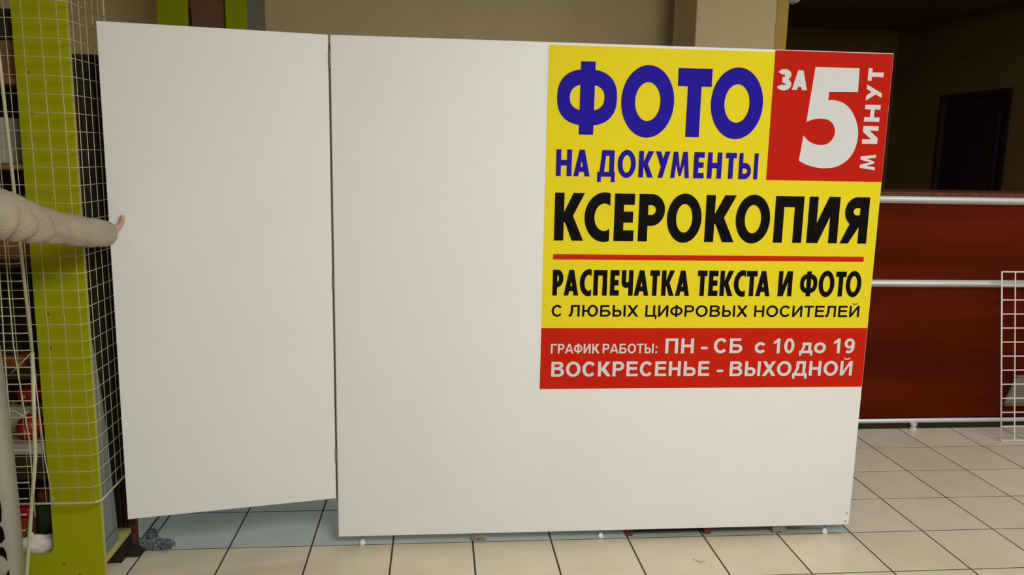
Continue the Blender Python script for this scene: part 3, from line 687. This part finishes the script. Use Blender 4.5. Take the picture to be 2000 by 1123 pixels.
# ------------------------------------------------------------------ second lime stand, far behind the partition
s2 = thing('display_stand', 'lime green posted stand with brown back behind the partition, against the beige wall', 'display stand', (-3.53, 2.0, 0))
for x0, x1, m in ((-3.794, -3.618, 'lime'), (-3.400, -3.272, 'lime')):
    part('post', m, s2, x0+3.53, 0, 0, x1+3.53, .02, 2.9, bev=.002)
part('side_board', 'slate', s2, -3.272+3.53, 0, 0, -3.238+3.53, .35, 2.9)
part('back_panel', 'wood', s2, -.26, .33, .0, .258, .35, 2.85)
for z in (.3, .9, 1.5, 2.1, 2.75): part('shelf', 'wood', s2, -.26, .02, z, .256, .33, z+.02)
a = thing('brown_box', 'brown box on the upper shelf of the far lime stand', 'box', (-3.53, 2.14, 2.12)); part('box_body', 'card', a, -.08, -.1, 0, .12, .1, .35, bev=.004); part('lid', 'card', a, -.082, -.102, .3, .122, .102, .354, bev=.003)

# ------------------------------------------------------------------ things behind the partition that peep out below
wc = thing('white_cabinet', 'white cabinet side seen under the open door wing', 'cabinet', (-3.531, .06, 0))
part('carcass', 'plastic', wc, -.3, 0, .004, .187, .55, .75, bev=.002); part('cabinet_top', 'plastic', wc, -.31, -.01, .75, .197, .56, .77, bev=.002); part('kick_strip', 'dark', wc, .187, .0, .0, .189, .55, .006)
dk = thing('desk', 'desk with red-brown legs behind the partition, only its feet showing', 'desk', (-1.14, .02, 0))
for x in (-.185, .157):
    part('leg_panel', 'redbrown', dk, x, -.005, .0, x+.03, .5, .72, bev=.002)
part('modesty_panel', 'dark', dk, -.155, .2, .03, .157, .218, .72); part('desk_top', 'redbrown', dk, -.2, -.005, .72, .2, .52, .745, bev=.002); part('drawer_box', 'dark', dk, -.15, .22, .05, .152, .48, .6)
# mop of blue-grey yarn
mp = thing('mop_head', 'blue-grey fluffy mop head on the floor under the open door wing', 'mop', (-3.285, .03, 0))
bm = bmesh.new()
for i in range(420):
    ax = random.random()
    if random.random() < .55: sx, sy = random.uniform(-.03, .09), random.uniform(-.035, .01)
    else: sx, sy = random.uniform(-.035, .0), random.uniform(-.03, .10)
    L = random.uniform(.010, .022); d = Vector((random.uniform(-1, 1), random.uniform(-1, 1), random.uniform(-.2, .5))).normalized()
    h = random.uniform(.004, .028)
    p0 = Vector((sx, sy, h)); p1 = p0+d*L*.5+Vector((0, 0, .004)); p2 = p0+d*L
    for p in (p1, p2): p.z = max(.003, p.z)
    tube(bm, [p0, p1, p2], random.uniform(.002, .0034), 4)
tag(link_mesh('yarn', bm, 'fluff', mp), kind='stuff')
link_mesh('mop_core', Lt([(.028, 0), (.03, .008), (.02, .018)], (0, -.005, 0), 14), 'fluff', mp, True)

# ------------------------------------------------------------------ person holding the door wing
def skin_mesh(name, chains, m, parent, root=0, sub=2, matname=None):
    """chains: list of lists of ((x,y,z), r[, r2]); first point of later chains may be an int index of an existing vertex"""
    bm = bmesh.new(); lay = bm.verts.layers.skin.verify(); vs = []
    for ch in chains:
        prev = None
        for e in ch:
            if isinstance(e, int): v = vs[e]
            else:
                v = bm.verts.new(e[0]); r_ = e[1]; v[lay].radius = (r_, e[2] if len(e) > 2 else r_); vs.append(v)
            if prev is not None: bm.edges.new((prev, v))
            prev = v
    vs[root][lay].use_root = True
    me = bpy.data.meshes.new(name); bm.to_mesh(me); bm.free()
    o = bpy.data.objects.new(name, me); C.objects.link(o)
    sk = o.modifiers.new('skin', 'SKIN'); sk.use_smooth_shade = True
    if hasattr(sk, 'use_x_symmetry'): sk.use_x_symmetry = False
    ss = o.modifiers.new('sub', 'SUBSURF'); ss.levels = sub; ss.render_levels = sub
    bpy.context.view_layer.update()
    me2 = bpy.data.meshes.new_from_object(o.evaluated_get(bpy.context.evaluated_depsgraph_get()))
    C.objects.unlink(o); bpy.data.objects.remove(o)
    me2.materials.clear(); me2.materials.append(MT[m])
    for p in me2.polygons: p.use_smooth = True
    ob = bpy.data.objects.new(name, me2); C.objects.link(ob)
    if parent is not None: ob.parent = parent
    return ob
px, py = -3.60, -1.06
# right arm joints
SH, EL, WR = Vector((-3.425, -1.03, 1.43)), Vector((-3.288, -.775, 1.395)), Vector((-3.218, -.44, 1.318))
PA = Vector((-3.232, -.345, 1.304)); PK = Vector((-3.248, -.262, 1.298))
chains = [
 [((px, py, .95), .125, .085), ((px, py, 1.12), .10, .075), ((px, py, 1.32), .13, .085), ((px, py, 1.43), .085, .07), ((px, py+.01, 1.50), .052), ((px, py+.02, 1.56), .055), ((px, py+.03, 1.62), .070, .086), ((px, py+.025, 1.70), .068, .082)],  # 0..7
 [3, (tuple(SH), .055), (tuple((SH+EL)/2), .045), (tuple(EL), .040), (tuple((EL+WR)/2), .038), (tuple(WR), .025, .028), (tuple(PA), .020, .036), (tuple(PK), .015, .040)],  # 8..14
 [3, ((px-.185, py-.01, 1.42), .055), ((px-.23, py-.02, 1.15), .042), ((px-.22, py+.02, .92), .028), ((px-.215, py+.04, .83), .035, .018)],  # 15..18
 [0, ((px+.09, py, .86), .085), ((px+.10, py+.01, .48), .06), ((px+.10, py-.02, .09), .038), ((px+.11, py+.12, .035), .035, .025)],
 [0, ((px-.09, py, .86), .085), ((px-.10, py+.01, .48), .06), ((px-.10, py-.02, .09), .038), ((px-.11, py+.12, .035), .035, .025)],
]
# fingers of the right hand close round the free edge of the wing, thumb lies on its face
for i, (dz, ln) in enumerate(((.033, .030), (.011, .034), (-.011, .032), (-.032, .024))):
    b0 = PK+Vector((-.012, .008, dz))
    chains.append([14, (tuple(b0), .0095), (tuple(Vector((-3.296, -.222, PK.z+dz*.95))), .0088), (tuple(Vector((-3.3045, -.180, PK.z+dz*.92))), .0080), (tuple(Vector((-3.290, -.142, PK.z+dz*.9))), .0072), (tuple(Vector((-3.290+ln, -.137, PK.z+dz*.9))), .0066)])
chains.append([13, (tuple(PA+Vector((.012, .03, .024))), .013), (tuple(Vector((-3.232, -.235, 1.325))), .0115), (tuple(Vector((-3.2375, -.190, 1.338))), .0100), (tuple(Vector((-3.237, -.181, 1.362))), .0085)])
# left hand fingers
for i in range(4):
    bx = px-.215; yy = py+.025+i*.015
    chains.append([18, ((bx, yy, .80), .009), ((bx+.004, yy+.002, .765), .008), ((bx+.014, yy+.002, .735+.004*abs(i-1)), .007)])
chains.append([18, ((px-.205, py+.075, .83), .010), ((px-.2, py+.088, .80), .009), ((px-.195, py+.09, .775), .007)])
person = skin_mesh('person', chains, 'skin', None)
tag(person, 'person in a cream knit sweater reaching from the left to hold the open door wing', 'person')
# face details as part of the figure
hx, hy, hz = px, py+.03, 1.63
sphere('eye', 'white', person, (hx-.030, hy+.060, hz+.005), .011); sphere('eye', 'white', person, (hx+.030, hy+.060, hz+.005), .011)
sphere('iris', 'hair', person, (hx-.030, hy+.0685, hz+.005), .0048); sphere('iris', 'hair', person, (hx+.030, hy+.0685, hz+.005), .0048)
link_mesh('nose', T_([(hx, hy+.074, hz+.012), (hx, hy+.092, hz-.02), (hx, hy+.078, hz-.032)], [.006, .011, .006], 8), 'skin', person, True)
link_mesh('mouth', T_([(hx-.024, hy+.066, hz-.052), (hx, hy+.076, hz-.05), (hx+.024, hy+.066, hz-.052)], [.003, .006, .003], 8), 'pink', person, True)
for s_ in (-1, 1): sphere('ear', 'skin', person, (hx+s_*.082, hy-.005, hz-.005), .02, 1.5)
bm = bmesh.new(); bmesh.ops.create_uvsphere(bm, u_segments=24, v_segments=16, radius=1)
for v in bm.verts:
    c_ = v.co.copy(); v.co = Vector((hx+c_.x*.098, hy-.018+c_.y*.105, hz+.035+c_.z*.10*(1 if c_.z > 0 else 1.3)))
    if c_.y > .35 and c_.z < .35: v.co.y = hy-.018+.035
link_mesh('hair', bm, 'hair', person, True)
# sweater: torso and left sleeve skinned, right sleeve a wrinkled knit tube
skin_mesh('sweater', [
 [((px, py, .87), .172, .127), ((px, py, 1.12), .165, .122), ((px, py, 1.32), .180, .130), ((px, py, 1.44), .12, .095), ((px, py+.005, 1.49), .068)],
 [3, ((px-.17, py-.01, 1.42), .080), ((px-.235, py-.02, 1.15), .062), ((px-.222, py+.02, .93), .046)],
 [3, (tuple(Vector((px+.10, py+.01, 1.435))), .085), (tuple(SH), .082), (tuple(Vector((-3.37, -.96, 1.432))), .070)]], 'sweater', person, root=1)
path = [SH, Vector((-3.352, -.935, 1.432)), Vector((-3.301, -.85, 1.418)), Vector((-3.272, -.78, 1.393)), Vector((-3.26, -.66, 1.367)), Vector((-3.236, -.55, 1.343)), Vector((-3.213, -.44, 1.324)), Vector((-3.213, -.40, 1.317))]
rr = [.068, .066, .060, .0500, .0440, .0440, .0425, .038]
def cr(P_, t):
    n_ = len(P_)-1; i = min(int(t*n_), n_-1); u = t*n_-i
    p = [P_[max(i-1, 0)], P_[i], P_[i+1], P_[min(i+2, n_)]]
    return .5*((2*p[1])+(p[2]-p[0])*u+(2*p[0]-5*p[1]+4*p[2]-p[3])*u*u+(3*p[1]-p[0]-3*p[2]+p[3])*u**3)
bm = bmesh.new(); NS, NK = 130, 40; rings = []
for i in range(NS+1):
    t = i/NS; p = cr(path, t); tg = (cr(path, min(1, t+.01))-cr(path, max(0, t-.01))).normalized()
    sd = tg.cross(Vector((0, 0, 1))).normalized(); up = sd.cross(tg)
    k_ = t*7; j = min(int(k_), 6); rad = rr[j]+(rr[j+1]-rr[j])*(k_-j)
    ring = []
    for q in range(NK):
        A = 2*PI*q/NK
        # slanted folds, deeper on the underside and towards the elbow
        ph = t*62+1.3*math.sin(A)+2.2*noise.noise(Vector((t*5, math.cos(A), math.sin(A))))
        fade = max(0, min(1, (.84-t)*2.4)); und = .55-.45*math.sin(A)
        wr = .0105*fade*und*(abs(math.sin(ph*.5))**.55*2-1) + .0035*noise.noise(Vector((t*16, 2*math.cos(A), 2*math.sin(A))))
        R_ = rad+wr
        if t > .97: R_ *= 1-.5*((t-.97)/.03)**2*.35
        ring.append(bm.verts.new(p+(sd*math.cos(A)+up*math.sin(A)*1.06)*R_))
    rings.append(ring)
for a_, b_ in zip(rings[:-1], rings[1:]):
    for q in range(NK): bm.faces.new((a_[q], a_[(q+1) % NK], b_[(q+1) % NK], b_[q]))
# cuff turned inwards
tg = (path[-1]-path[-2]).normalized()
inner = [bm.verts.new(path[-1]-tg*.02+(v.co-path[-1])*.72) for v in rings[-1]]
for q in range(NK): bm.faces.new((rings[-1][q], rings[-1][(q+1) % NK], inner[(q+1) % NK], inner[q]))
bm.faces.new(rings[0][::-1])
bmesh.ops.recalc_face_normals(bm, faces=bm.faces)
link_mesh('sleeve', bm, 'sweater', person, True)
skin_mesh('trousers', [
 [((px, py, 1.0), .150, .112), ((px, py, .88), .160, .118)],
 [1, ((px+.095, py, .78), .095), ((px+.10, py+.01, .48), .075), ((px+.10, py-.02, .11), .058)],
 [1, ((px-.095, py, .78), .095), ((px-.10, py+.01, .48), .075), ((px-.10, py-.02, .11), .058)]], 'trousers', person, root=1)
for s_ in (-1, 1):
    bm = bmesh.new(); bmesh.ops.create_uvsphere(bm, u_segments=20, v_segments=12, radius=1)
    for v in bm.verts: v.co = Vector((px+s_*.105+v.co.x*.05, py+.05+v.co.y*.145, max(0, .045+v.co.z*.055*(1-.35*max(0, v.co.y)))))
    link_mesh('shoe', bm, 'shoe', person, True)
